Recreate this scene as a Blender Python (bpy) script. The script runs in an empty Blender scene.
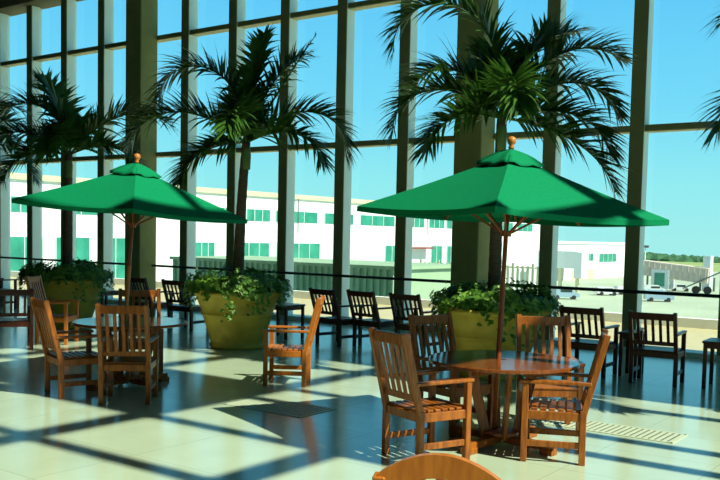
import bpy, bmesh, math, random
from mathutils import Vector, Matrix
random.seed(7)
C = bpy.context.scene.collection
PI = math.pi
R = math.radians

# ------------------------------------------------------------------ materials
def nt(name):
    m = bpy.data.materials.new(name); m.use_nodes = True
    n = m.node_tree.nodes; l = m.node_tree.links
    return m, n, l, n['Principled BSDF']

def mat(name, c1, c2=None, rough=.5, scale=8, stretch=(1, 1, 1), metal=0, bump=0, spec=.5, detail=4, transl=0):
    m, n, l, b = nt(name)
    b.inputs['Roughness'].default_value = rough
    b.inputs['Metallic'].default_value = metal
    b.inputs['Specular IOR Level'].default_value = spec
    c2 = c2 or tuple(v*.8 for v in c1)
    tc = n.new('ShaderNodeTexCoord'); mp = n.new('ShaderNodeMapping')
    mp.inputs['Scale'].default_value = stretch
    no = n.new('ShaderNodeTexNoise'); no.inputs['Scale'].default_value = scale
    no.inputs['Detail'].default_value = detail
    cr = n.new('ShaderNodeValToRGB')
    cr.color_ramp.elements[0].position = .35; cr.color_ramp.elements[1].position = .65
    cr.color_ramp.elements[0].color = (*c1, 1); cr.color_ramp.elements[1].color = (*c2, 1)
    l.new(tc.outputs['Object'], mp.inputs[0]); l.new(mp.outputs[0], no.inputs['Vector'])
    l.new(no.outputs['Fac'], cr.inputs[0]); l.new(cr.outputs[0], b.inputs['Base Color'])
    if bump:
        bp = n.new('ShaderNodeBump'); bp.inputs['Strength'].default_value = bump
        bp.inputs['Distance'].default_value = .01
        l.new(no.outputs['Fac'], bp.inputs['Height']); l.new(bp.outputs[0], b.inputs['Normal'])
    if transl:
        tr = n.new('ShaderNodeBsdfTranslucent'); mx = n.new('ShaderNodeMixShader')
        l.new(cr.outputs[0], tr.inputs['Color'])
        mx.inputs[0].default_value = transl
        l.new(b.outputs[0], mx.inputs[1]); l.new(tr.outputs[0], mx.inputs[2])
        l.new(mx.outputs[0], n['Material Output'].inputs[0])
    return m

def floor_mat():
    m, n, l, b = nt('polished stone floor')
    tc = n.new('ShaderNodeTexCoord')
    br = n.new('ShaderNodeTexBrick')
    br.offset = 0
    br.inputs['Scale'].default_value = 1
    br.inputs['Brick Width'].default_value = .92; br.inputs['Row Height'].default_value = .92
    br.inputs['Mortar Size'].default_value = .004
    br.inputs['Color1'].default_value = (.50, .58, .42, 1); br.inputs['Color2'].default_value = (.47, .55, .395, 1)
    br.inputs['Mortar'].default_value = (.36, .40, .26, 1)
    no = n.new('ShaderNodeTexNoise'); no.inputs['Scale'].default_value = 2.2; no.inputs['Detail'].default_value = 8
    mx = n.new('ShaderNodeMixRGB'); mx.blend_type = 'MULTIPLY'; mx.inputs[0].default_value = .35
    cr = n.new('ShaderNodeValToRGB'); cr.color_ramp.elements[0].color = (.75, .75, .72, 1); cr.color_ramp.elements[0].position = .3
    cr.color_ramp.elements[1].position = .7
    l.new(tc.outputs['Object'], br.inputs['Vector']); l.new(tc.outputs['Object'], no.inputs['Vector'])
    l.new(no.outputs['Fac'], cr.inputs[0]); l.new(br.outputs['Color'], mx.inputs[1]); l.new(cr.outputs[0], mx.inputs[2])
    l.new(mx.outputs[0], b.inputs['Base Color'])
    b.inputs['Roughness'].default_value = .17
    b.inputs['Specular IOR Level'].default_value = 1.0
    n2 = n.new('ShaderNodeTexNoise'); n2.inputs['Scale'].default_value = 3.; n2.inputs['Detail'].default_value = 3
    bp = n.new('ShaderNodeBump'); bp.inputs['Strength'].default_value = .04; bp.inputs['Distance'].default_value = .02
    l.new(tc.outputs['Object'], n2.inputs['Vector']); l.new(n2.outputs['Fac'], bp.inputs['Height']); l.new(bp.outputs[0], b.inputs['Normal'])
    return m

def glass_mat():
    m, n, l, b = nt('window glass')
    tr = n.new('ShaderNodeBsdfTransparent'); tr.inputs[0].default_value = (.93, .985, .96, 1)
    gl = n.new('ShaderNodeBsdfGlossy'); gl.inputs['Roughness'].default_value = .02
    gl.inputs['Color'].default_value = (.8, .9, .9, 1)
    mx = n.new('ShaderNodeMixShader'); mx.inputs[0].default_value = .04
    l.new(tr.outputs[0], mx.inputs[1]); l.new(gl.outputs[0], mx.inputs[2])
    l.new(mx.outputs[0], n['Material Output'].inputs[0])
    return m

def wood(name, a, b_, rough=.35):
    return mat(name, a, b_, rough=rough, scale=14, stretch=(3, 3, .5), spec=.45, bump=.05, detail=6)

M = dict(
    floor=floor_mat(), glass=glass_mat(),
    teak=wood('oiled teak', (.37, .108, .010), (.20, .05, .006)),
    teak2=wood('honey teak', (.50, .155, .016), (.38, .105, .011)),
    dark=wood('teak with baked shade', (.085, .022, .012), (.05, .014, .008), .3),  # teak darkened: shade of the backlit window row put into the colour
    ttop=wood('varnished teak table top', (.22, .06, .012), (.13, .032, .007), .14),
    canvas=mat('green canvas', (.0, .22, .085), (.0, .195, .076), rough=.85, scale=40, spec=.15, transl=.12),
    pole=wood('umbrella pole wood', (.28, .075, .018), (.20, .05, .012)),
    finial=wood('orange wood finial', (.62, .20, .04), (.5, .15, .03)),
    mull=mat('olive mullion with baked shade', (.30, .28, .12), (.27, .25, .11), rough=.55, scale=3),  # shade on the room-facing fronts is put into this olive
    skylit=mat('mullion flank with baked skylight', (.80, .96, .94), (.76, .92, .90), rough=.5, scale=3),  # pale cyan carries the skylight on the mullion sides
    soffit=mat('transom underside with baked light', (.55, .48, .26), (.50, .44, .24), rough=.6, scale=3),  # tan tone carries the light falling on the transom undersides
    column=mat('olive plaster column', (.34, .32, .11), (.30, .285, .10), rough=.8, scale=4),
    wall=mat('olive beige wall', (.17, .15, .08), (.15, .135, .07), rough=.85, scale=2),
    ceil=mat('ceiling paint', (.2, .19, .13), (.18, .17, .12), rough=.9, scale=2),
    sill=mat('cream stone sill', (.56, .48, .27), (.50, .42, .23), rough=.5, scale=5),
    rail=mat('dark metal rail', (.03, .045, .035), (.02, .03, .025), rough=.35, metal=.6),
    pot=mat('ochre glazed clay', (.52, .40, .05), (.40, .30, .03), rough=.6, scale=5, bump=.15),
    soil=mat('potting soil', (.05, .03, .02), (.03, .02, .012), rough=.95, scale=30, bump=.6),
    trunk=mat('palm trunk', (.13, .085, .045), (.065, .045, .025), rough=.8, scale=10, stretch=(1, 1, 12), bump=.6),
    shaft=mat('green crownshaft', (.12, .20, .05), (.08, .14, .03), rough=.5, scale=6),
    frond=mat('palm frond green', (.09, .21, .025), (.035, .11, .015), rough=.4, scale=6, transl=.28),
    ivy=mat('ivy leaf green', (.03, .13, .012), (.20, .36, .05), rough=.45, scale=9, detail=2, transl=.25),
    grille=mat('pale metal grille', (.50, .54, .38), (.46, .50, .35), rough=.4, scale=9),
    gap=mat('dark grille slot', (.12, .13, .10), (.10, .11, .08), rough=.7),
    white=mat('white render wall', (.86, .86, .86), (.80, .80, .81), rough=.8, scale=.3),
    cream=mat('cream parapet cladding', (.62, .60, .38), (.56, .54, .34), rough=.7, scale=.3),
    bglass=mat('green tinted window glass', (.02, .20, .14), (.04, .30, .21), rough=.25, scale=.6),
    bframe=mat('pale window frame', (.66, .75, .70), (.6, .7, .65), rough=.5),
    ribbed=mat('ribbed metal cladding', (.34, .46, .30), (.30, .42, .27), rough=.6, scale=1.2),
    apron=mat('concrete apron', (.40, .46, .34), (.33, .39, .29), rough=.9, scale=.06, detail=6),
    grass=mat('airfield grass', (.30, .36, .12), (.22, .30, .10), rough=.95, scale=.02, detail=6),
    trees=mat('distant tree green', (.05, .14, .06), (.025, .09, .04), rough=.95, scale=.25, detail=6),
    bridge=mat('beige jet bridge cladding', (.62, .52, .44), (.55, .46, .40), rough=.6, scale=1),
    steel=mat('grey painted steel', (.16, .18, .18), (.12, .14, .14), rough=.5),
    tyre=mat('black rubber', (.02, .02, .02), (.03, .03, .03), rough=.8),
    vwhite=mat('white vehicle paint', (.7, .74, .76), (.66, .7, .72), rough=.3),
    vblue=mat('pale blue vehicle paint', (.32, .44, .55), (.28, .40, .50), rough=.3),
    vglass=mat('dark vehicle glass', (.02, .03, .035), (.03, .04, .045), rough=.1),
    awn=mat('maroon awning', (.25, .05, .05), (.2, .04, .04), rough=.7),
)

# ------------------------------------------------------------------ mesh helpers
def add_box(bm, c, s, rot=None, bev=0):
    g = bmesh.ops.create_cube(bm, size=1)
    v = g['verts']
    for q in v: q.co = Vector((q.co.x*s[0], q.co.y*s[1], q.co.z*s[2]))
    if bev:
        es = list({e for q in v for e in q.link_edges})
        r = bmesh.ops.bevel(bm, geom=es, offset=bev, segments=1, affect='EDGES')
        v = list({q for f in r['faces'] for q in f.verts})
    if rot is not None:
        for q in v: q.co = rot @ q.co
    for q in v: q.co += Vector(c)

def bar(bm, p0, p1, w, d, up=(0, 0, 1), bev=.004):
    """rectangular bar from p0 to p1; w = width across, d = depth along 'up'"""
    p0 = Vector(p0); p1 = Vector(p1); z = (p1-p0); L = z.length; z.normalize()
    u = Vector(up)
    if abs(z.dot(u)) > .98: u = Vector((0, 1, 0))
    x = z.cross(u).normalized(); y = z.cross(x).normalized()
    rot = Matrix((x, y, z)).transposed()
    add_box(bm, (p0+p1)/2, (w, d, L), rot, bev)

def lathe(bm, prof, seg=32, c=(0, 0, 0), cap0=True, cap1=True):
    rings = []
    for r, z in prof:
        rings.append([bm.verts.new((c[0]+r*math.cos(2*PI*i/seg), c[1]+r*math.sin(2*PI*i/seg), c[2]+z)) for i in range(seg)])
    for a, b in zip(rings, rings[1:]):
        for i in range(seg):
            bm.faces.new((a[i], a[(i+1) % seg], b[(i+1) % seg], b[i]))
    if cap0: bm.faces.new(rings[0][::-1])
    if cap1: bm.faces.new(rings[-1])

def tube(bm, pts, rads, seg=10):
    rings = []
    n = len(pts)
    for i, p in enumerate(pts):
        t = (Vector(pts[min(i+1, n-1)])-Vector(pts[max(i-1, 0)])).normalized()
        u = Vector((0, 0, 1)) if abs(t.z) < .9 else Vector((1, 0, 0))
        x = t.cross(u).normalized(); y = t.cross(x)
        rr = rads[i] if isinstance(rads, (list, tuple)) else rads
        rings.append([bm.verts.new(Vector(p)+x*rr*math.cos(2*PI*k/seg)+y*rr*math.sin(2*PI*k/seg)) for k in range(seg)])
    for a, b in zip(rings, rings[1:]):
        for k in range(seg):
            bm.faces.new((a[k], a[(k+1) % seg], b[(k+1) % seg], b[k]))
    bm.faces.new(rings[0][::-1]); bm.faces.new(rings[-1])

def obj(name, bm, m, parent=None, smooth=False):
    bmesh.ops.recalc_face_normals(bm, faces=bm.faces)
    me = bpy.data.meshes.new(name); bm.to_mesh(me); bm.free()
    me.materials.append(M[m] if isinstance(m, str) else m)
    if smooth:
        for p in me.polygons: p.use_smooth = True
    o = bpy.data.objects.new(name, me); C.objects.link(o)
    if parent: o.parent = parent
    return o

def tag(o, label=None, cat=None, group=None, kind=None):
    if label: o['label'] = label
    if cat: o['category'] = cat
    if group: o['group'] = group
    if kind: o['kind'] = kind
    return o

def thing(name, label, cat, loc=(0, 0, 0), rz=0, group=None):
    o = bpy.data.objects.new(name, None); C.objects.link(o)
    o.empty_display_size = .1
    o.location = loc; o.rotation_euler = (0, 0, rz)
    return tag(o, label, cat, group)

def dup(root, loc, rz, label, group=None):
    r = root.copy(); C.objects.link(r); r.location = loc; r.rotation_euler = (0, 0, rz)
    r['label'] = label
    if group: r['group'] = group
    for ch in list(root.children):
        c = ch.copy(); C.objects.link(c); c.parent = r
        for g in list(ch.children):
            d = g.copy(); C.objects.link(d); d.parent = c
    return r

def struct(name, bm, m, parent=None, smooth=False, label=None):
    o = obj(name, bm, m, parent, smooth)
    if parent is None:
        o['kind'] = 'structure'
        if label: o['label'] = label
    return o

def box_struct(name, x0, x1, y0, y1, z0, z1, m, label=None, parent=None):
    bm = bmesh.new(); add_box(bm, ((x0+x1)/2, (y0+y1)/2, (z0+z1)/2), (x1-x0, y1-y0, z1-z0))
    return struct(name, bm, m, parent, label=label)

# ------------------------------------------------------------------ room
YW = 14.03          # front of the mullions of the window wall
YG = 14.28          # glass plane
XE = 3.26           # right end wall
XL = -30.; YB = -7.; ZC = 17.6
ZH = 7.54           # header beam

box_struct('floor', XL, XE+.3, YB, 14.5, -.3, 0, 'floor', 'polished pale stone floor with sunlit patches')
box_struct('ceiling', XL-.2, XE+.3, YB-.2, 14.6, ZC, ZC+.3, 'ceil', 'high ceiling of the hall')
box_struct('wall_back', XL, XE+.3, YB-.2, YB, 0, ZC, 'wall', 'olive beige back wall')
box_struct('wall_left', XL-.2, XL, YB, 14.5, 0, ZC, 'wall', 'olive beige wall at the left end')
box_struct('wall_front', XL, XE+.3, YW+.12, 14.5, ZH+.42, ZC, 'wall', 'solid wall above the glazing')
box_struct('trim_1', XL, XE, YW-.25, 14.45, ZH, ZH+.42, 'wall', 'header beam over the tall windows')
bm = bmesh.new()
add_box(bm, ((XL+XE)/2, 14.27, .04), (XE-XL, .40, .08))
struct('trim_2', bm, 'skylit', label='low pale curb under the windows')
box_struct('terrace', -60, XE+6, 14.5, 19.4, -.5, -.03, 'sill', 'flat tan roof terrace outside the windows')
box_struct('terrace_parapet', -60, XE+6, 19.4, 19.6, -.5, .17, 'white', 'low white parapet at the edge of the terrace')

# window wall -------------------------------------------------------------
rows = [.96, 3.53, 6.18]
bm = bmesh.new(); add_box(bm, ((XL+XE)/2, YG+.03, (ZH+.08)/2), (XE-XL, .02, ZH-.08))
win = struct('window_1', bm, 'glass', label='tall glazed curtain wall looking out on the airfield')
cols = (-16.485, -7.75)
k = 0; x = -4.965+1.47*5
while x > XL:
    if min(abs(x-c) for c in cols) > .5:
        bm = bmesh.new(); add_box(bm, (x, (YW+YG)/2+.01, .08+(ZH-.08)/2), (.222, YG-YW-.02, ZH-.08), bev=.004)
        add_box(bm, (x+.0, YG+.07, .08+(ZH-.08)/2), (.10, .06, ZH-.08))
        mu = struct('mullion', bm, 'skylit', win)
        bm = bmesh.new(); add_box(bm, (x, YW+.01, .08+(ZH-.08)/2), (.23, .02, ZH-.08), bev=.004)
        obj('mullion_shaded_front', bm, 'mull', mu)  # front strip added to hold the painted shade
    x -= 1.47
for z in (3.53, 6.18):
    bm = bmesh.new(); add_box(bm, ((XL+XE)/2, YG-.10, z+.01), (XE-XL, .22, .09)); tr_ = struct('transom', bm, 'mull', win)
    bm = bmesh.new(); add_box(bm, ((XL+XE)/2, YG-.10, z-.0425), (XE-XL, .22, .015)); obj('lit_underside', bm, 'soffit', tr_)  # thin strip added to hold the painted light underneath
bm = bmesh.new(); tube(bm, [(XL, YW-.05, .97), (XE, YW-.05, .97)], .028); struct('handrail', bm, 'rail', win)
for c, a in zip(cols, ('left', 'right')):
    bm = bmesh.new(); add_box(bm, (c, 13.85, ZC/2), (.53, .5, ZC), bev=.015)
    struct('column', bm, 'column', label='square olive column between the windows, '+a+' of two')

# right end wall: glazed from y 1.6 to 9.9, solid beyond ------------------
box_struct('wall_right', XE, XE+.3, 9.85, 14.5, 0, ZC, 'wall', 'solid part of the right end wall')
box_struct('wall_right.001', XE, XE+.3, YB, .6, 0, ZC, 'wall', 'solid part of the right end wall behind the camera')
bm = bmesh.new(); add_box(bm, (XE+.2, (9.85+.6)/2, ZC/2), (.02, 9.25, ZC))
w2 = struct('window_2', bm, 'glass', label='tall glazed end wall that lets the sun in')
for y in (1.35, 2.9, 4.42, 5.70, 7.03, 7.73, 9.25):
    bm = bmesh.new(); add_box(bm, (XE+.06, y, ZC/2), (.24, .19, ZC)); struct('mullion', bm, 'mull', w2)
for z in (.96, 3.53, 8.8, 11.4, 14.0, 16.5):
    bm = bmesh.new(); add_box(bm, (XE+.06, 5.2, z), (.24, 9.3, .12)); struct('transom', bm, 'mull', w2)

bm = bmesh.new(); add_box(bm, (XE+.10, 6.62, 12.7), (.10, 2.05, 2.6)); struct('added_shade_panel', bm, 'mull', w2)  # unseen opaque panel, added to shade the floor by the left table

# ------------------------------------------------------------------ chairs
def make_chair(name, label, wm, arched=False, H=1.03, W=.52, loc=(0, 0, 0), rz=0, group=None, tilt=.16, nsl=5):
    """faces local +x; origin on the floor under the seat centre"""
    D = .50
    t = thing(name, label, 'chair', loc, rz, group)
    xb, xf = -D/2+.025, D/2-.025; yw = W/2-.025
    zs = .42
    for s in (-1, 1):
        bm = bmesh.new(); bar(bm, (xf, s*yw, 0), (xf, s*yw, .625), .05, .05); obj('leg', bm, wm, t)
    for s in (-1, 1):                                   # rear leg: straight below the seat, raked above
        bm = bmesh.new()
        bar(bm, (xb, s*yw, 0), (xb, s*yw, zs+.01), .05, .05)
        bar(bm, (xb, s*yw, zs-.03), (xb-tilt, s*yw, H-(.06 if arched else 0)), .05, .045, up=(0, 1, 0)); obj('leg', bm, wm, t)
    bm = bmesh.new()                                     # seat frame + slats
    for s in (-1, 1): bar(bm, (xb, s*yw, zs-.045), (xf, s*yw, zs-.045), .03, .07)
    bar(bm, (xf, -yw, zs-.045), (xf, yw, zs-.045), .03, .07); bar(bm, (xb, -yw, zs-.045), (xb, yw, zs-.045), .03, .07)
    obj('seat_frame', bm, wm, t)
    bm = bmesh.new()
    for i in range(7):
        xx = xb+.035+i*(D-.06)/6.4
        add_box(bm, (xx, 0, zs+.0), (.052, W-.07, .02), bev=.004)
    obj('seat', bm, wm, t)
    def bp(z): return xb-tilt*(z-zs)/(H-zs)
    bm = bmesh.new()
    zl, zt = zs+.10, H-.055
    bar(bm, (bp(zl), -yw, zl), (bp(zl), yw, zl), .024, .05)
    for i in range(nsl):
        yy = -yw+ (i+1)*2*yw/(nsl+1)
        zz = zt-.01 if not arched else zt-.02+.06*(1-(yy/yw)**2)
        bar(bm, (bp(zl), yy, zl), (bp(zz), yy, zz), .034, .018, up=(1, 0, 0), bev=.002)
    if not arched:
        bar(bm, (bp(zt), -yw, zt), (bp(zt), yw, zt), .026, .085)
    else:                                                # arched crest rail
        n = 18; pr = []
        for i in range(n+1):
            yy = -yw-.02+(2*yw+.04)*i/n; u = yy/(yw+.02)
            top = H-.07+.10*math.cos(u*PI/2)**.8; bot = top-.085
            xx = bp(H-.04)
            pr.append([bm.verts.new((xx-.018, yy, bot)), bm.verts.new((xx+.018, yy, bot)), bm.verts.new((xx+.012, yy, top)), bm.verts.new((xx-.024, yy, top))])
        for a, b in zip(pr, pr[1:]):
            for q in range(4): bm.faces.new((a[q], a[(q+1) % 4], b[(q+1) % 4], b[q]))
        bm.faces.new(pr[0]); bm.faces.new(pr[-1][::-1])
    obj('backrest', bm, wm, t)
    for s in (-1, 1):
        bm = bmesh.new(); bar(bm, (bp(.64), s*yw, .64), (xf+.045, s*yw, .64), .06, .028, bev=.006); obj('armrest', bm, wm, t)
    for s in (-1, 1):
        bm = bmesh.new(); bar(bm, (xb, s*yw, .15), (xf, s*yw, .15), .022, .05); obj('stretcher', bm, wm, t)
    return t

G1 = 'armchairs around the right umbrella table'; G2 = 'armchairs around the left umbrella table'; G3 = 'dark chairs along the windows'
A = make_chair('patio_armchair', 'orange-brown slatted armchair in front left of the right umbrella table, back to the camera', 'teak', loc=(-3.75, 6.05, 0), rz=R(68), group=G1)
dup(A, (-2.98, 6.77, 0), R(203), 'slatted armchair right of the right umbrella table, side-on facing left', G1)
dup(A, (-4.13, 7.16, 0), R(-17), 'slatted armchair with sunlit backrest on the far left side of the right umbrella table', G1)
dup(A, (-3.46, 7.72, 0), R(-54), 'dark-looking slatted armchair behind the right umbrella table, facing the camera', G1)
dup(A, (-8.10, 5.93, 0), R(72), 'slatted armchair at the left of the left umbrella table, back seen at an angle', G2)
dup(A, (-7.38, 6.06, 0), R(130), 'slatted wooden armchair in front of the left umbrella table, full back to the camera', G2)
dup(A, (-8.62, 7.25, 0), R(-38), 'orange slatted armchair behind the left umbrella table and its pole', G2)
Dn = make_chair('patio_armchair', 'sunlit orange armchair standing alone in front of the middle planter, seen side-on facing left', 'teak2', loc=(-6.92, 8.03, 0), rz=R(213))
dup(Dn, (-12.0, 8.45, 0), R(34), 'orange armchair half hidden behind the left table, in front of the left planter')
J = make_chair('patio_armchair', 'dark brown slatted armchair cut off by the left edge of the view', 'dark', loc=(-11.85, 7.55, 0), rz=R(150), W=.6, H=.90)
make_chair('round_back_chair', 'orange wooden chair with arched crest rail at the bottom edge, nearest the camera', 'teak2', arched=True, loc=(-1.70, 2.95, 0), rz=R(112), H=.975, W=.48, tilt=.10)

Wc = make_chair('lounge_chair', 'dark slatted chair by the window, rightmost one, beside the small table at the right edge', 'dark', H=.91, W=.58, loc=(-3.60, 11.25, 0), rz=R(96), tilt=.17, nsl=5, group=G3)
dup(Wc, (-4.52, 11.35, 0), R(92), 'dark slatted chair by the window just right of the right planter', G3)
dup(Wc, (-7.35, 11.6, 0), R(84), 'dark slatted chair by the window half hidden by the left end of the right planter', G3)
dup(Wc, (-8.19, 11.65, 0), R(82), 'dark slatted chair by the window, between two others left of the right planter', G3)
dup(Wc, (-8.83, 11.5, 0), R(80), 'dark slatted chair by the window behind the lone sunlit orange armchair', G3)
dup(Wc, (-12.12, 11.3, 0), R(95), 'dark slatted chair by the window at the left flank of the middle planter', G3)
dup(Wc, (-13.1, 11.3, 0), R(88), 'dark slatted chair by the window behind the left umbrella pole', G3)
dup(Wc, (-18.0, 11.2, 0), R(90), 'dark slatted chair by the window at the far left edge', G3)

def side_table(loc, rz, label, s=(.5, .5), h=.58, base=None):
    t = thing('side_table', label, 'table', loc, rz, 'dark side tables along the windows')
    bm = bmesh.new(); add_box(bm, (0, 0, h-.015), (s[0], s[1], .03), bev=.005)
    add_box(bm, (0, 0, h-.06), (s[0]-.06, s[1]-.06, .06)); obj('tabletop', bm, 'dark', t)
    for a in (-1, 1):
        for b in (-1, 1):
            bm = bmesh.new(); bar(bm, (a*(s[0]/2-.035), b*(s[1]/2-.035), 0), (a*(s[0]/2-.035), b*(s[1]/2-.035), h-.03), .045, .045); obj('leg', bm, 'dark', t)
    return t
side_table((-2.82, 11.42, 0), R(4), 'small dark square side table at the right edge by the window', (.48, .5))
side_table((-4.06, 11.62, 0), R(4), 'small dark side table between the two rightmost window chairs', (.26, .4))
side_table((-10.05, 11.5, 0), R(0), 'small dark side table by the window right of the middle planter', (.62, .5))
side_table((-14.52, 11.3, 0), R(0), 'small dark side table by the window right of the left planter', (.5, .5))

# ------------------------------------------------------------------ round tables
def round_table(loc, rz, label, topm, r=.635):
    t = thing('round_table', label, 'table', loc, rz, 'round tables under the umbrellas')
    bm = bmesh.new()
    lathe(bm, [(.028, .70), (r-.03, .70), (r, .707), (r, .727), (r-.008, .735), (.028, .735)], 56, cap0=False, cap1=False)
    obj('tabletop', bm, topm, t)
    bm = bmesh.new()
    for a in range(4):
        an = a*PI/2+PI/4
    bar(bm, (-.42, 0, .665), (.42, 0, .665), .06, .06); bar(bm, (0, -.42, .664), (0, .42, .664), .06, .06)
    bm2 = bmesh.new(); lathe(bm2, [(.028, 0), (.06, 0), (.06, .04), (.028, .04)], 12, (0, 0, .60), False, False); bm2.free()
    obj('top_support', bm, 'teak', t)
    for a in range(4):
        an = a*PI/2+PI/4
        bm = bmesh.new(); c, s = math.cos(an), math.sin(an)
        bar(bm, (.13*c, .13*s, .085), (.27*c, .27*s, .67), .085, .035, up=(-s, c, 0)) 
        obj('leg', bm, 'teak', t)
    bm = bmesh.new()
    for a in range(4):
        an = a*PI/2; c, s = math.cos(an), math.sin(an)
        bar(bm, (.045*c, .045*s, .065), (.50*c, .50*s, .065), .075, .06)
        bar(bm, (.40*c, .40*s, .025), (.52*c, .52*s, .025), .09, .05)
    obj('cross_foot', bm, 'teak', t)
    bm = bmesh.new(); lathe(bm, [(.12, .085), (.15, .10), (.15, .125), (.10, .135)], 24); obj('base_plate', bm, 'teak', t)
    return t
round_table((-3.49, 6.84, 0), R(-6), 'round teak table with slanted plank pedestal under the right green umbrella', 'ttop')
round_table((-8.09, 6.66, 0), R(-4), 'round teak table under the left green umbrella, its top shining pale', 'ttop')

# ------------------------------------------------------------------ umbrellas
def umbrella(loc, tilt, label, rim=1.97, apex=2.47, hd=1.36, lit_lower=False, turn=0):
    ta = R(turn)
    t = thing('patio_umbrella', label, 'umbrella', loc)
    t.rotation_euler = (0, tilt, R(36.3))
    bm = bmesh.new(); tube(bm, [(0, 0, .14), (0, 0, apex+.02)], .0195, 14); obj('pole', bm, 'pole', t, True)
    bm = bmesh.new(); lathe(bm, [(.0, apex+.04), (.02, apex+.04), (.028, apex+.055), (.018, apex+.07), (.034, apex+.09), (.04, apex+.115), (.03, apex+.14), (.0, apex+.15)], 16, cap0=False, cap1=False)
    obj('finial', bm, 'finial', t, True)
    # main canopy: four panels between diagonal ribs
    def corner(i): a = i*PI/2+ta; return Vector((hd*math.cos(a), hd*math.sin(a), rim))
    bm = bmesh.new(); n = 12; top = Vector((0, 0, apex))
    for i in range(4):
        A0, B0 = corner(i), corner(i+1)
        grid = []
        for u in range(n+1):
            uu = .10+.90*u/n; row = []
            for v in range(n+1):
                vv = v/n
                p = top.lerp(A0.lerp(B0, vv), uu)
                sag = 4*vv*(1-vv)
                p.z -= .03*sag*uu + .012*math.sin(PI*uu)
                c = Vector((p.x, p.y, 0)); 
                p -= c*(.035*sag*uu)
                row.append(bm.verts.new(p))
            # hem
            grid.append(row)
        hem = [bm.verts.new(q.co+Vector((0, 0, -.045))) for q in grid[-1]]
        grid.append(hem)
        for a, b in zip(grid, grid[1:]):
            for v in range(n): bm.faces.new((a[v], a[v+1], b[v+1], b[v]))
    bmesh.ops.remove_doubles(bm, verts=bm.verts, dist=.0005)
    cn = obj('canopy', bm, 'canvas', t)
    cn.modifiers.new('s', 'SOLIDIFY').thickness = .004
    # vent cap
    bm = bmesh.new(); s = .29/hd; tp = Vector((0, 0, apex+.045))
    for i in range(4):
        A0 = corner(i)*s; B0 = corner(i+1)*s; A0.z = B0.z = apex-.085
        grid = []
        for u in range(7):
            row = []
            for v in range(7):
                p = tp.lerp(A0.lerp(B0, v/6), u/6); sg = 4*(v/6)*(1-v/6)
                p.z += -.02*sg*u/6+.012*math.sin(v*2.1+i*2)*u/6+.018*math.sin(PI*u/6)
                row.append(bm.verts.new(p))
            grid.append(row)
        for a, b in zip(grid, grid[1:]):
            for v in range(6): bm.faces.new((a[v], a[v+1], b[v+1], b[v]))
    bmesh.ops.remove_doubles(bm, verts=bm.verts, dist=.003)
    cp = obj('vent_cap', bm, 'canvas', t, True); cp.modifiers.new('s', 'SOLIDIFY').thickness = .004
    bm = bmesh.new(); lathe(bm, [(.02, 0), (.05, 0), (.05, .05), (.02, .05)], 16, (0, 0, apex-.09), False, False)
    obj('hub', bm, 'pole', t)
    bm = bmesh.new(); lathe(bm, [(.02, 0), (.045, 0), (.045, .05), (.02, .05)], 16, (0, 0, rim-.20), False, False)
    obj('runner', bm, 'pole', t)
    for i in range(8):
        a = i*PI/4+ta; r_ = hd*(.97 if i % 2 == 0 else .66)
        e = Vector((r_*math.cos(a), r_*math.sin(a), rim-.03))
        s0 = Vector((.04*math.cos(a), .04*math.sin(a), apex-.07))
        if i % 2: e.z -= .03
        bm = bmesh.new(); bar(bm, s0, e, .018, .022, bev=.002)
        mid = s0.lerp(e, .5); mid.z -= .01
        rb = obj('rib', bm, 'pole', t)
        bm = bmesh.new(); bar(bm, (.04*math.cos(a), .04*math.sin(a), rim-.17), mid, .014, .018, bev=.002)
        obj('strut', bm, 'pole', rb)
    bm = bmesh.new(); lathe(bm, [(.023, .735), (.023, 1.36), (.0205, 1.365)], 14, cap0=False, cap1=False)
    if lit_lower: obj('lower_pole', bm, 'finial', t, True)  # sunlight on the lower pole painted as a brighter orange
    else: obj('lower_pole', bm, 'pole', t, True)
    return t
umbrella((-3.55, 6.82, 0), .030, 'large green canvas umbrella on the right, over the teak table', rim=1.975, apex=2.465, hd=1.30, turn=-13)
umbrella((-8.18, 6.60, 0), .066, 'green canvas umbrella on the left leaning slightly to the right', rim=2.0, apex=2.48, lit_lower=True, hd=1.29, turn=14)

# ------------------------------------------------------------------ floor grilles
def grille(cx_, cy_, L, W, label, rz=0):
    t = thing('floor_grille', label, 'floor grille', (cx_, cy_, 0), rz, 'floor grilles')
    bm = bmesh.new()
    add_box(bm, (0, W/2, .003), (L, .03, .006)); add_box(bm, (0, -W/2, .003), (L, .03, .006))
    add_box(bm, (-L/2, 0, .003), (.03, W+.03, .006)); add_box(bm, (L/2, 0, .003), (.03, W+.03, .006))
    obj('frame', bm, 'grille', t)
    bm = bmesh.new(); add_box(bm, (0, 0, .001), (L-.02, W-.02, .002)); obj('slot_tray', bm, 'gap', t)
    bm = bmesh.new(); n = int(L/.055)
    for i in range(n): add_box(bm, (-L/2+.03+i*(L-.05)/(n-1), 0, .0035), (.034, W-.03, .004))
    obj('slats', bm, 'grille', t)
grille(-3.05, 8.12, 1.35, .42, 'pale slotted air grille in the floor, right of the teak table')
grille(-6.0, 6.85, 1.0, .55, 'pale slotted air grille in the floor, below the lone orange armchair')

# ------------------------------------------------------------------ potted palms
RT = Vector((.806, .592, 0)).normalized(); FW = Vector((-.592, .806, 0)).normalized()

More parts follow.
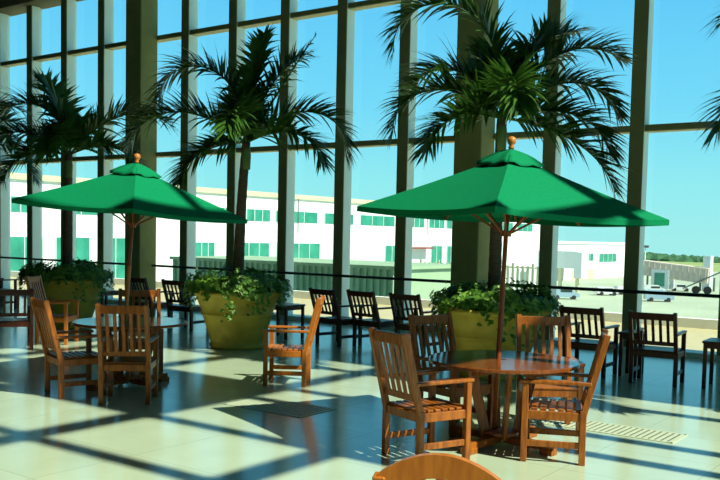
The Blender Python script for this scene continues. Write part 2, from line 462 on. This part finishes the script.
def frond_bm(az, el0, L, bend, o, lw=.49, nleaf=100, curl=1.7, rnd=None):
    rnd = rnd or random
    d = RT*math.cos(az)+FW*math.sin(az)
    side = Vector((0, 0, 1)).cross(d).normalized()
    N = 26; pts = []; tans = []; p = Vector(o)
    for i in range(N+1):
        s = i/N; el = el0-bend*s**curl
        tv = d*math.cos(el)+Vector((0, 0, 1))*math.sin(el)
        pts.append(p.copy()); tans.append(tv); p = p+tv*(L/N)
    bm = bmesh.new()
    tube(bm, pts, [.020*(1-.85*i/N)+.002 for i in range(N+1)], 5)
    for sgn in (-1, 1):
        for j in range(nleaf):
            s = .09+.91*(j+.5*rnd.random())/nleaf
            i = min(N-1, int(s*N)); fr = s*N-i
            q = pts[i].lerp(pts[i+1], min(1, fr)); tv = tans[i]
            up = side.cross(tv)*-1
            prof = (math.sin(PI*min(1, (s*.86+.12))))**.55
            ll = lw*(.35+.75*prof)*(.85+.3*rnd.random())
            fwd = .40+.50*s+.15*rnd.random()
            ph = R(rnd.uniform(12, 66) if rnd.random() < .8 else rnd.uniform(-30, 12))
            dr = ((side*sgn*math.cos(ph)+up*math.sin(ph))*(1-.25*s)+tv*fwd).normalized()
            w = .029*(.8+.4*rnd.random())
            wv = dr.cross(up).normalized()
            if wv.length < .5: wv = tv
            a0 = q; prev = None; cur = q.copy(); dd = dr.copy()
            K = 4
            for kx in range(K+1):
                f = kx/K; ww = w*(.55+1.2*f if f < .35 else 1-(f-.35)/.66)
                if kx == K: now = [bm.verts.new(cur)]
                else: now = [bm.verts.new(cur-wv*ww), bm.verts.new(cur+wv*ww)]
                if prev:
                    if len(now) == 2: bm.faces.new((prev[0], prev[1], now[1], now[0]))
                    else: bm.faces.new((prev[0], prev[1], now[0]))
                prev = now
                cur = cur+dd*(ll/K)
                dd = (dd+Vector((0, 0, -.10-.16*rnd.random()))).normalized()
    return bm

def ivy_bm(seed, rr=.68, H=.90, n=2300):
    rnd = random.Random(seed)
    bm = bmesh.new()
    # vines: clumps on the soil and trailing strands over the rim
    strands = []
    for i in range(64):
        a = rnd.random()*2*PI
        L = rnd.choice([.1, .12, .16, .2, .3, .44, .2])*(.6+.7*rnd.random())
        strands.append((a, L, rnd.random()))
    def leaf(p, nrm, sz):
        nrm = nrm.normalized()
        t1 = nrm.cross(Vector((rnd.random()-.5, rnd.random()-.5, rnd.random()-.5))).normalized(); t2 = nrm.cross(t1)
        v = [p-t1*sz*.5, p-t2*sz*.42-t1*sz*.1+nrm*sz*.15, p+t1*sz*.62-nrm*sz*.12, p+t2*sz*.42-t1*sz*.1+nrm*sz*.15, p-t1*sz*.05]
        v = [bm.verts.new(q) for q in v]
        bm.faces.new((v[0], v[1], v[4])); bm.faces.new((v[1], v[2], v[4])); bm.faces.new((v[2], v[3], v[4])); bm.faces.new((v[3], v[0], v[4]))
    for i in range(n):
        a = rnd.random()*2*PI; r = rr*1.18*math.sqrt(rnd.random())
        h = H+.0+(.22+.10*math.sin(a*3+seed)+.07*math.sin(a*7+1))*(1-.45*(r/(rr*1.18))**2)*rnd.random()**.7
        leaf(Vector((r*math.cos(a), r*math.sin(a), h)), Vector((math.cos(a)*(r/rr), math.sin(a)*(r/rr), .5+rnd.random())), .055+.045*rnd.random())
    for a, L, q in strands:
        m = int(L/.022)
        for j in range(m):
            f = j/m
            rad = rr*(1.06+.10*math.sin(f*3))+.03*q
            z = H+.10-f*L*1.15
            aa = a+.15*(rnd.random()-.5)*(1+f)+.1*f*math.sin(q*9)
            rad = max(rad, rr+.08)+.02*rnd.random()
            leaf(Vector((rad*math.cos(aa), rad*math.sin(aa), z+.03*rnd.random())), Vector((math.cos(aa), math.sin(aa), .4+.5*rnd.random())), .05+.045*rnd.random())
    for i in range(26):   # upright sprigs
        a = rnd.random()*2*PI; r = rr*(.5+.6*rnd.random())
        for j in range(6):
            leaf(Vector((r*math.cos(a)+.03*rnd.random(), r*math.sin(a)+.03*rnd.random(), H+.12+.035*j)), Vector((rnd.random()-.5, rnd.random()-.5, .5)), .05)
    return bm

def potted_palm(loc, label, lean, crown, fronds, seed):
    t = thing('potted_palm', label, 'potted palm', loc, 0, 'potted palms in clay planters')
    bm = bmesh.new()
    lathe(bm, [(.40, 0), (.425, .02), (.425, .06), (.405, .08), (.42, .12), (.53, .48), (.545, .50), (.56, .51), (.56, .535), (.545, .55), (.64, .80), (.705, .82), (.73, .85), (.71, .885), (.66, .89), (.62, .86), (.56, .80)], 56, cap1=False)
    obj('planter_pot', bm, 'pot', t, True)
    bm = bmesh.new(); lathe(bm, [(.60, .80), (.60, .82), (.3, .85)], 32); obj('soil', bm, 'soil', t)
    iv = obj('trailing_ivy', ivy_bm(seed), 'ivy', t)
    # trunk (ringed, slightly curved)
    n = 26; pts = []; rad = []
    for i in range(n+1):
        s = i/n
        p = RT*(lean*s*s) + FW*(.03*math.sin(s*3)); p.z = .80+(crown-.80)*s
        pts.append(p); rad.append((.088-.026*s)*(1+(.05 if i % 2 else 0)))
    bm = bmesh.new(); tube(bm, pts, rad, 14); obj('trunk', bm, 'trunk', t, True)
    top = pts[-1]
    bm = bmesh.new(); tube(bm, [top-Vector((0, 0, .42)), top-Vector((0, 0, .2)), top+Vector((0, 0, .08))], [.064, .074, .036], 14); obj('crownshaft', bm, 'shaft', t, True)
    rnd = random.Random(seed)
    for f in fronds:
        az, el, L, bend = f[:4]; kw = f[4] if len(f) > 4 else {}
        kw = dict(kw); kw['rnd'] = rnd
        o = top+Vector((0, 0, .0))+(RT*math.cos(R(az))+FW*math.sin(R(az)))*.025
        obj('frond', frond_bm(R(az), R(el), L, R(bend), o, **kw), 'frond', t)
    return t

potted_palm((-9.70, 10.06, 0), 'potted palm in the ochre planter in the middle, ivy trailing over the rim', .10, 3.15, [
    (178, 88, 2.4, 190, dict(curl=1.6)), (188, 36, 2.05, 115), (60, 84, 1.75, 25, dict(lw=.42)), (4, 60, 1.95, 4, dict(lw=.16, nleaf=30)),
    (2, 44, 2.1, 155), (-25, 20, 1.5, 100), (205, -8, 1.3, 75), (-95, 40, 1.4, 110), (95, 50, 1.6, 100), (22, 74, 1.75, 50)], 3)
potted_palm((-5.38, 10.24, 0), 'potted palm in the planter behind the right umbrella, sunlit bright ivy', .03, 3.28, [
    (178, 92, 2.75, 200, dict(curl=1.75)), (8, 62, 1.95, 100), (4, 44, 1.75, 120), (-6, 15, 1.6, 100), (-14, -12, 1.75, 62),
    (184, 36, 1.75, 135), (205, 5, 1.25, 85), (92, 66, 1.6, 70), (-90, 35, 1.4, 110), (28, 72, 1.8, 75), (160, 62, 1.5, 120)], 11)
potted_palm((-13.83, 9.95, 0), 'potted palm in the planter at the left, behind the left umbrella', .02, 3.1, [
    (178, 86, 2.3, 190, dict(curl=1.3)), (4, 50, 2.1, 95), (-8, 22, 1.5, 105), (186, 36, 1.9, 125), (205, 5, 1.3, 90), (90, 55, 1.5, 90),
    (-90, 35, 1.3, 110), (150, 80, 1.6, 50)], 21)
potted_palm((-1.05, 10.30, 0), 'potted palm beyond the right edge, only frond tips showing', .0, 3.2, [
    (180, 66, 2.35, 130), (176, 28, 2.05, 115), (0, 60, 2.0, 110), (90, 60, 1.8, 110), (-90, 50, 1.8, 110), (230, 70, 1.9, 110), (60, 75, 1.9, 60)], 31)
potted_palm((-17.95, 9.9, 0), 'potted palm beyond the left edge, only drooping fronds showing', .0, 3.15, [
    (4, 55, 2.3, 120), (0, 30, 2.3, 120), (-20, 50, 2.2, 125), (180, 50, 2.0, 120), (90, 60, 1.8, 110), (-90, 60, 1.8, 110), (20, 72, 2.2, 110)], 41)

# ------------------------------------------------------------------ outside
GZ = -8.
def gbox(name, x0, x1, y0, y1, z0, z1, m, kind='structure', parent=None, label=None, cat=None):
    bm = bmesh.new(); add_box(bm, ((x0+x1)/2, (y0+y1)/2, (z0+z1)/2), (x1-x0, y1-y0, z1-z0))
    o = obj(name, bm, m, parent)
    if kind: o['kind'] = kind
    if label: o['label'] = label
    if cat: o['category'] = cat
    return o
gbox('ground', -900, 400, 14.6, 330, GZ-.5, GZ, 'apron', label='concrete airfield apron outside')
gbox('ground.001', -900, 400, 330, 525, GZ-.5, GZ+.02, 'grass', label='grass beyond the apron')
# terminal building, facade along x = -73
XF = -73
b = thing('terminal_building', 'long white terminal building with rows of green windows outside', 'building', (XF, 90, GZ))
def bp_(name, x0, x1, y0, y1, z0, z1, m, par, off):
    bm = bmesh.new(); add_box(bm, ((x0+x1)/2-off[0], (y0+y1)/2-off[1], (z0+z1)/2-off[2]), (x1-x0, y1-y0, z1-z0)); return obj(name, bm, m, par)
off = (XF, 90, GZ)
bp_('wall', XF-25, XF, 24, 160, GZ, 6.2, 'white', b, off)
bp_('roof', XF-25.2, XF+.25, 23.8, 160.3, 6.2, 6.75, 'cream', b, off)
def bwin(y0, y1, z0, z1, bars=3):
    f = bp_('window', XF-.02, XF+.06, y0, y1, z0, z1, 'bglass', b, off)
    bm = bmesh.new(); n = bars
    for i in range(n+1):
        yy = y0+(y1-y0)*i/n
        add_box(bm, (XF+.08-off[0], yy-off[1], (z0+z1)/2-off[2]), (.08, .09, z1-z0))
    obj('glazing_bars', bm, 'bframe', f)
for y0, y1 in ((30, 35), (38, 44), (46.5, 49.5), (52, 58), (62, 67.5), (70, 75), (76.9, 81.0), (82.0, 90.0), (91.5, 97.7), (99.3, 107.6), (111.5, 115.6), (117, 121.5), (122.2, 127), (130, 136), (139, 145), (147, 153)):
    bwin(y0, y1, 3.3, 4.65)
for y0, y1 in ((67.8, 71.8), (73.8, 80.9), (82.2, 90.6)): bwin(y0, y1, -1.5, .7, 4)
for y0, y1 in ((105.4, 108.9), (117.8, 121), (122.5, 125), (133, 137)): bwin(y0, y1, -2.3, .5, 2)
for y0, y1 in ((40, 44.2), (46.0, 49.8), (51.2, 55.0), (56.2, 60)): bwin(y0, y1, -3.3, 1.05, 2)
bm = bmesh.new(); add_box(bm, (XF+.7-off[0], 113.5-off[1], .2-off[2]), (1.4, 6, .25)); obj('awning', bm, 'awn', b)
for yy in (62, 86.2, 116.5):
    bm = bmesh.new(); tube(bm, [(XF+.12-off[0], yy-off[1], 2-off[2]), (XF+.12-off[0], yy-off[1], 6.6-off[2])], .05, 6); obj('drain_pipe', bm, 'steel', b)
# lower hall further away
off2 = (-90, 220, GZ)
b2 = thing('terminal_hall', 'lower white airport building with two windows, further away on the right', 'building', off2)
bp_('wall', -112, -90, 176, 263, GZ, 1.0, 'white', b2, off2)
bp_('roof', -112.3, -89.7, 175.7, 263.3, 1.0, 1.6, 'white', b2, off2)
def hwin(y0, y1, z0, z1):
    f = bp_('window', -90.05, -89.93, y0, y1, z0, z1, 'bglass', b2, off2)
    bm = bmesh.new()
    for i in range(5): add_box(bm, (-89.9-off2[0], y0+(y1-y0)*i/4-off2[1], (z0+z1)/2-off2[2]), (.08, .18, z1-z0))
    obj('glazing_bars', bm, 'bframe', f)
hwin(216, 225.5, -3.3, -1.4); hwin(229.5, 242, -3.7, -1.5); hwin(186, 192, -3.0, -1.2)
bp_('dock_opening', -90.05, -89.9, 212, 226, GZ, -5.6, 'cream', b2, off2)
bp_('dock_opening', -90.05, -89.9, 229, 245, GZ, -6.2, 'vwhite', b2, off2)
bp_('door', -90.05, -89.9, 203, 207, GZ, -4.6, 'steel', b2, off2)
# ribbed metal block close to our wall
bm = bmesh.new(); add_box(bm, (-19.6, 24, -3.6), (9.6, 4, 8.8))
n = 38
for i in range(n+1): add_box(bm, (-24.3+9.4*i/n, 21.96, -3.6), (.09, .10, 8.8))
add_box(bm, (-19.6, 24, .84), (9.8, 4.2, .10))
tag(obj('ribbed_metal_annex', bm, 'ribbed'), 'pale green ribbed metal annex right outside the windows', 'annex')
# pale scaffold-like service yard fence behind right planter
bm = bmesh.new()
for i in range(26): add_box(bm, (-59+i*.62, 93, -4.6), (.3, .1, 6.8 if i % 4 else 7.4))
for z in (-6, -3.6, -1.4): add_box(bm, (-51.2, 93.1, z), (16, .1, .18))
tag(obj('fence_screen', bm, 'cream'), 'pale upright slatted screen on the apron seen over the right planter', 'fence')

# jet bridge
jo = (-54.5, 181, GZ)
j = thing('jet_bridge', 'beige jet bridge with white cab on wheeled legs, at the far right', 'jet bridge', jo)
def jb(name, x0, x1, y0, y1, z0, z1, m): return bp_(name, x0, x1, y0, y1, z0, z1, m, j, jo)
bm = bmesh.new()
bar(bm, (-61.5-jo[0], 181-jo[1], -3.3-jo[2]), (-48.4-jo[0], 181-jo[1], -4.5-jo[2]), 3.0, 3.0, bev=.1)
for i in range(12):
    x_ = -61+i*1.1; add_box(bm, (x_-jo[0], 179.45-jo[1], -3.35-(x_+61.5)*.092-jo[2]), (.12, .12, 3.1))
obj('tunnel', bm, 'bridge', j)
jb('cab', -59.3, -55.8, 179.2, 183, -7.4, -3.6, 'vwhite'); jb('cab_window', -58.6, -56.6, 179.1, 179.3, -6.9, -4.2, 'bglass')
jb('stair_tower', -49.6, -48.2, 180, 182, -7.4, -.6, 'vwhite')
bm = bmesh.new(); bar(bm, (-53.0-jo[0], 179.3-jo[1], .9), (-46.0-jo[0], 179.3-jo[1], 4.4), .25, .25); obj('service_stair', bm, 'steel', j)
for x_ in (-60.6, -50.2, -47.6):
    jb('leg', x_-.15, x_+.15, 180.8, 181.2, GZ+.5, -4.8, 'steel')
for x_ in (-50.6, -48.4):
    bm = bmesh.new(); g = bmesh.ops.create_cone(bm, segments=16, radius1=.75, radius2=.75, depth=.5, cap_ends=True, matrix=Matrix.Translation((x_-jo[0], 179.6-jo[1], .75)) @ Matrix.Rotation(PI/2, 4, 'X')); obj('wheel', bm, 'tyre', j)
ko = (-67, 150, GZ)
k2 = thing('jet_bridge', 'white jet bridge head with supports beside the right planter palm', 'jet bridge', ko)
bm = bmesh.new(); add_box(bm, (1.2, 0, 6.4), (7.5, 3, 3)); obj('tunnel', bm, 'vwhite', k2)
for x_ in (-2, 1.2, 4.4):
    bm = bmesh.new(); add_box(bm, (x_, 0, 2.5), (.5, .5, 5)); obj('leg', bm, 'cream', k2)
bm = bmesh.new(); add_box(bm, (5.1, -.2, 5.5), (1.4, 3, 4.5)); obj('cab', bm, 'vwhite', k2)

# vehicles
def van(loc, rz, label, m, L=4.6, H=1.9, W=1.9, cabf=.62):
    t = thing('service_van', label, 'vehicle', loc, rz, 'vehicles on the apron')
    bm = bmesh.new()
    pr = [(-L/2, .35), (L/2, .35), (L/2, H*.55), (L*.32, H*.62), (L*.2, H), (-L/2+.1, H), (-L/2, H*.9)]
    a = [bm.verts.new((x_, -W/2, z_)) for x_, z_ in pr]; b_ = [bm.verts.new((x_, W/2, z_)) for x_, z_ in pr]
    bm.faces.new(a); bm.faces.new(b_[::-1])
    for i in range(len(pr)): bm.faces.new((a[i], a[(i+1) % len(pr)], b_[(i+1) % len(pr)], b_[i]))
    obj('body', bm, m, t)
    bm = bmesh.new(); add_box(bm, (L*.02, 0, H*.76), (L*.42, W+.04, H*.26)); obj('window', bm, 'vglass', t)
    for sx in (-.3, .3):
        for sy in (-1, 1):
            bm = bmesh.new(); bmesh.ops.create_cone(bm, segments=14, radius1=.36, radius2=.36, depth=.25, cap_ends=True, matrix=Matrix.Translation((sx*L, sy*(W/2-.05), .36)) @ Matrix.Rotation(PI/2, 4, 'X')); obj('wheel', bm, 'tyre', t)
    return t
v = van((-48.1, 149.6, GZ), R(30), 'pale blue service van on the apron seen just right of the rightmost mullion', 'vblue')
def vcopy(loc, rz, label): return dup(v, loc, R(rz), label, 'vehicles on the apron')
vcopy((-61.2, 141.5, GZ), 35, 'blue service van parked in front of the far white building, left of the mullion')
w_ = van((-60.3, 158, GZ), R(40), 'small white car beside the blue van in front of the far white building', 'vwhite', L=3.9, H=1.5)
dup(w_, (-58.8, 164, GZ), R(40), 'second small white car in front of the far white building', 'vehicles on the apron')
dup(w_, (-55.4, 185.5, GZ), R(25), 'white car parked under the beige jet bridge', 'vehicles on the apron')
dup(w_, (-57.0, 174.5, GZ), R(25), 'white van-like car under the jet bridge cab', 'vehicles on the apron')

# far tree line: one uncountable belt
rnd = random.Random(5); bm = bmesh.new()
for i in range(900):
    x_ = -420+i*.6+rnd.random(); y_ = 480+rnd.random()*40; s_ = 3.2+2.8*rnd.random()
    top = -4.9+1.5*math.sin(i*.05)*.4+rnd.random()*.8
    bmesh.ops.create_icosphere(bm, subdivisions=1, radius=s_, matrix=Matrix.Translation((x_, y_, top-s_*.9)) @ Matrix.Diagonal((1.2, 1, .9, 1)))
tag(obj('tree_belt', bm, 'trees'), 'dark green belt of trees along the horizon', 'trees', kind='stuff')
mo = thing('light_mast', 'thin light mast rising at the jet bridge on the far right', 'mast', (-62.3, 184, GZ))
bm = bmesh.new(); tube(bm, [(0, 0, 0), (0, 0, 8.8)], [.22, .12], 8); obj('mast_pole', bm, 'bframe', mo)
bm = bmesh.new(); add_box(bm, (0, 0, 8.9), (1.4, .5, .5)); obj('mast_head', bm, 'steel', mo)

# ------------------------------------------------------------------ sun and sky
SUN_EL = math.atan(1.135)
sun = bpy.data.lights.new('sun', 'SUN'); sun.energy = 9.0; sun.angle = R(.53); sun.color = (1, .95, .80)
so = bpy.data.objects.new('sun', sun); C.objects.link(so)
d = Vector((-math.cos(SUN_EL), 0, -math.sin(SUN_EL)))
so.rotation_euler = d.to_track_quat('-Z', 'Y').to_euler(); so.location = (20, 5, 30)

w = bpy.data.worlds.new('sky'); bpy.context.scene.world = w; w.use_nodes = True
n = w.node_tree.nodes; l = w.node_tree.links
bg = n['Background']
tc = n.new('ShaderNodeTexCoord'); sp = n.new('ShaderNodeSeparateXYZ'); cr = n.new('ShaderNodeValToRGB')
l.new(tc.outputs['Generated'], sp.inputs[0]); l.new(sp.outputs['Z'], cr.inputs[0]); l.new(cr.outputs[0], bg.inputs[0])
e = cr.color_ramp.elements
e[0].position = 0.0; e[0].color = (.38, .80, .82, 1)
e[1].position = 1.0; e[1].color = (.015, .08, .20, 1)
for pos, c in ((.06, (.30, .78, .86)), (.14, (.19, .66, .93)), (.26, (.12, .54, .92)), (.42, (.06, .29, .47))):
    q = e.new(pos); q.color = (*c, 1)
bg.inputs[1].default_value = 1.2

# ------------------------------------------------------------------ camera
cam = bpy.data.cameras.new('camera'); co = bpy.data.objects.new('camera', cam); C.objects.link(co)
cam.sensor_width = 36; cam.lens = 36*900/720; cam.shift_y = 53/720
X = Vector((.80583628, .59175439, .02132207)); D_ = Vector((.05437757, -.03809755, -.99779339)); F = Vector((-.5896363, .80521756, -.06287856))
m4 = Matrix((( X.x, -D_.x, -F.x, 0), (X.y, -D_.y, -F.y, 0), (X.z, -D_.z, -F.z, 1.75), (0, 0, 0, 1)))
co.matrix_world = m4
cam.clip_end = 3000; cam.clip_start = .05
s = bpy.context.scene; s.camera = co
s.view_settings.view_transform = 'Standard'; s.view_settings.look = 'None'
s.view_settings.gamma = 1; s.view_settings.exposure = 0
s.view_settings.use_curve_mapping = False
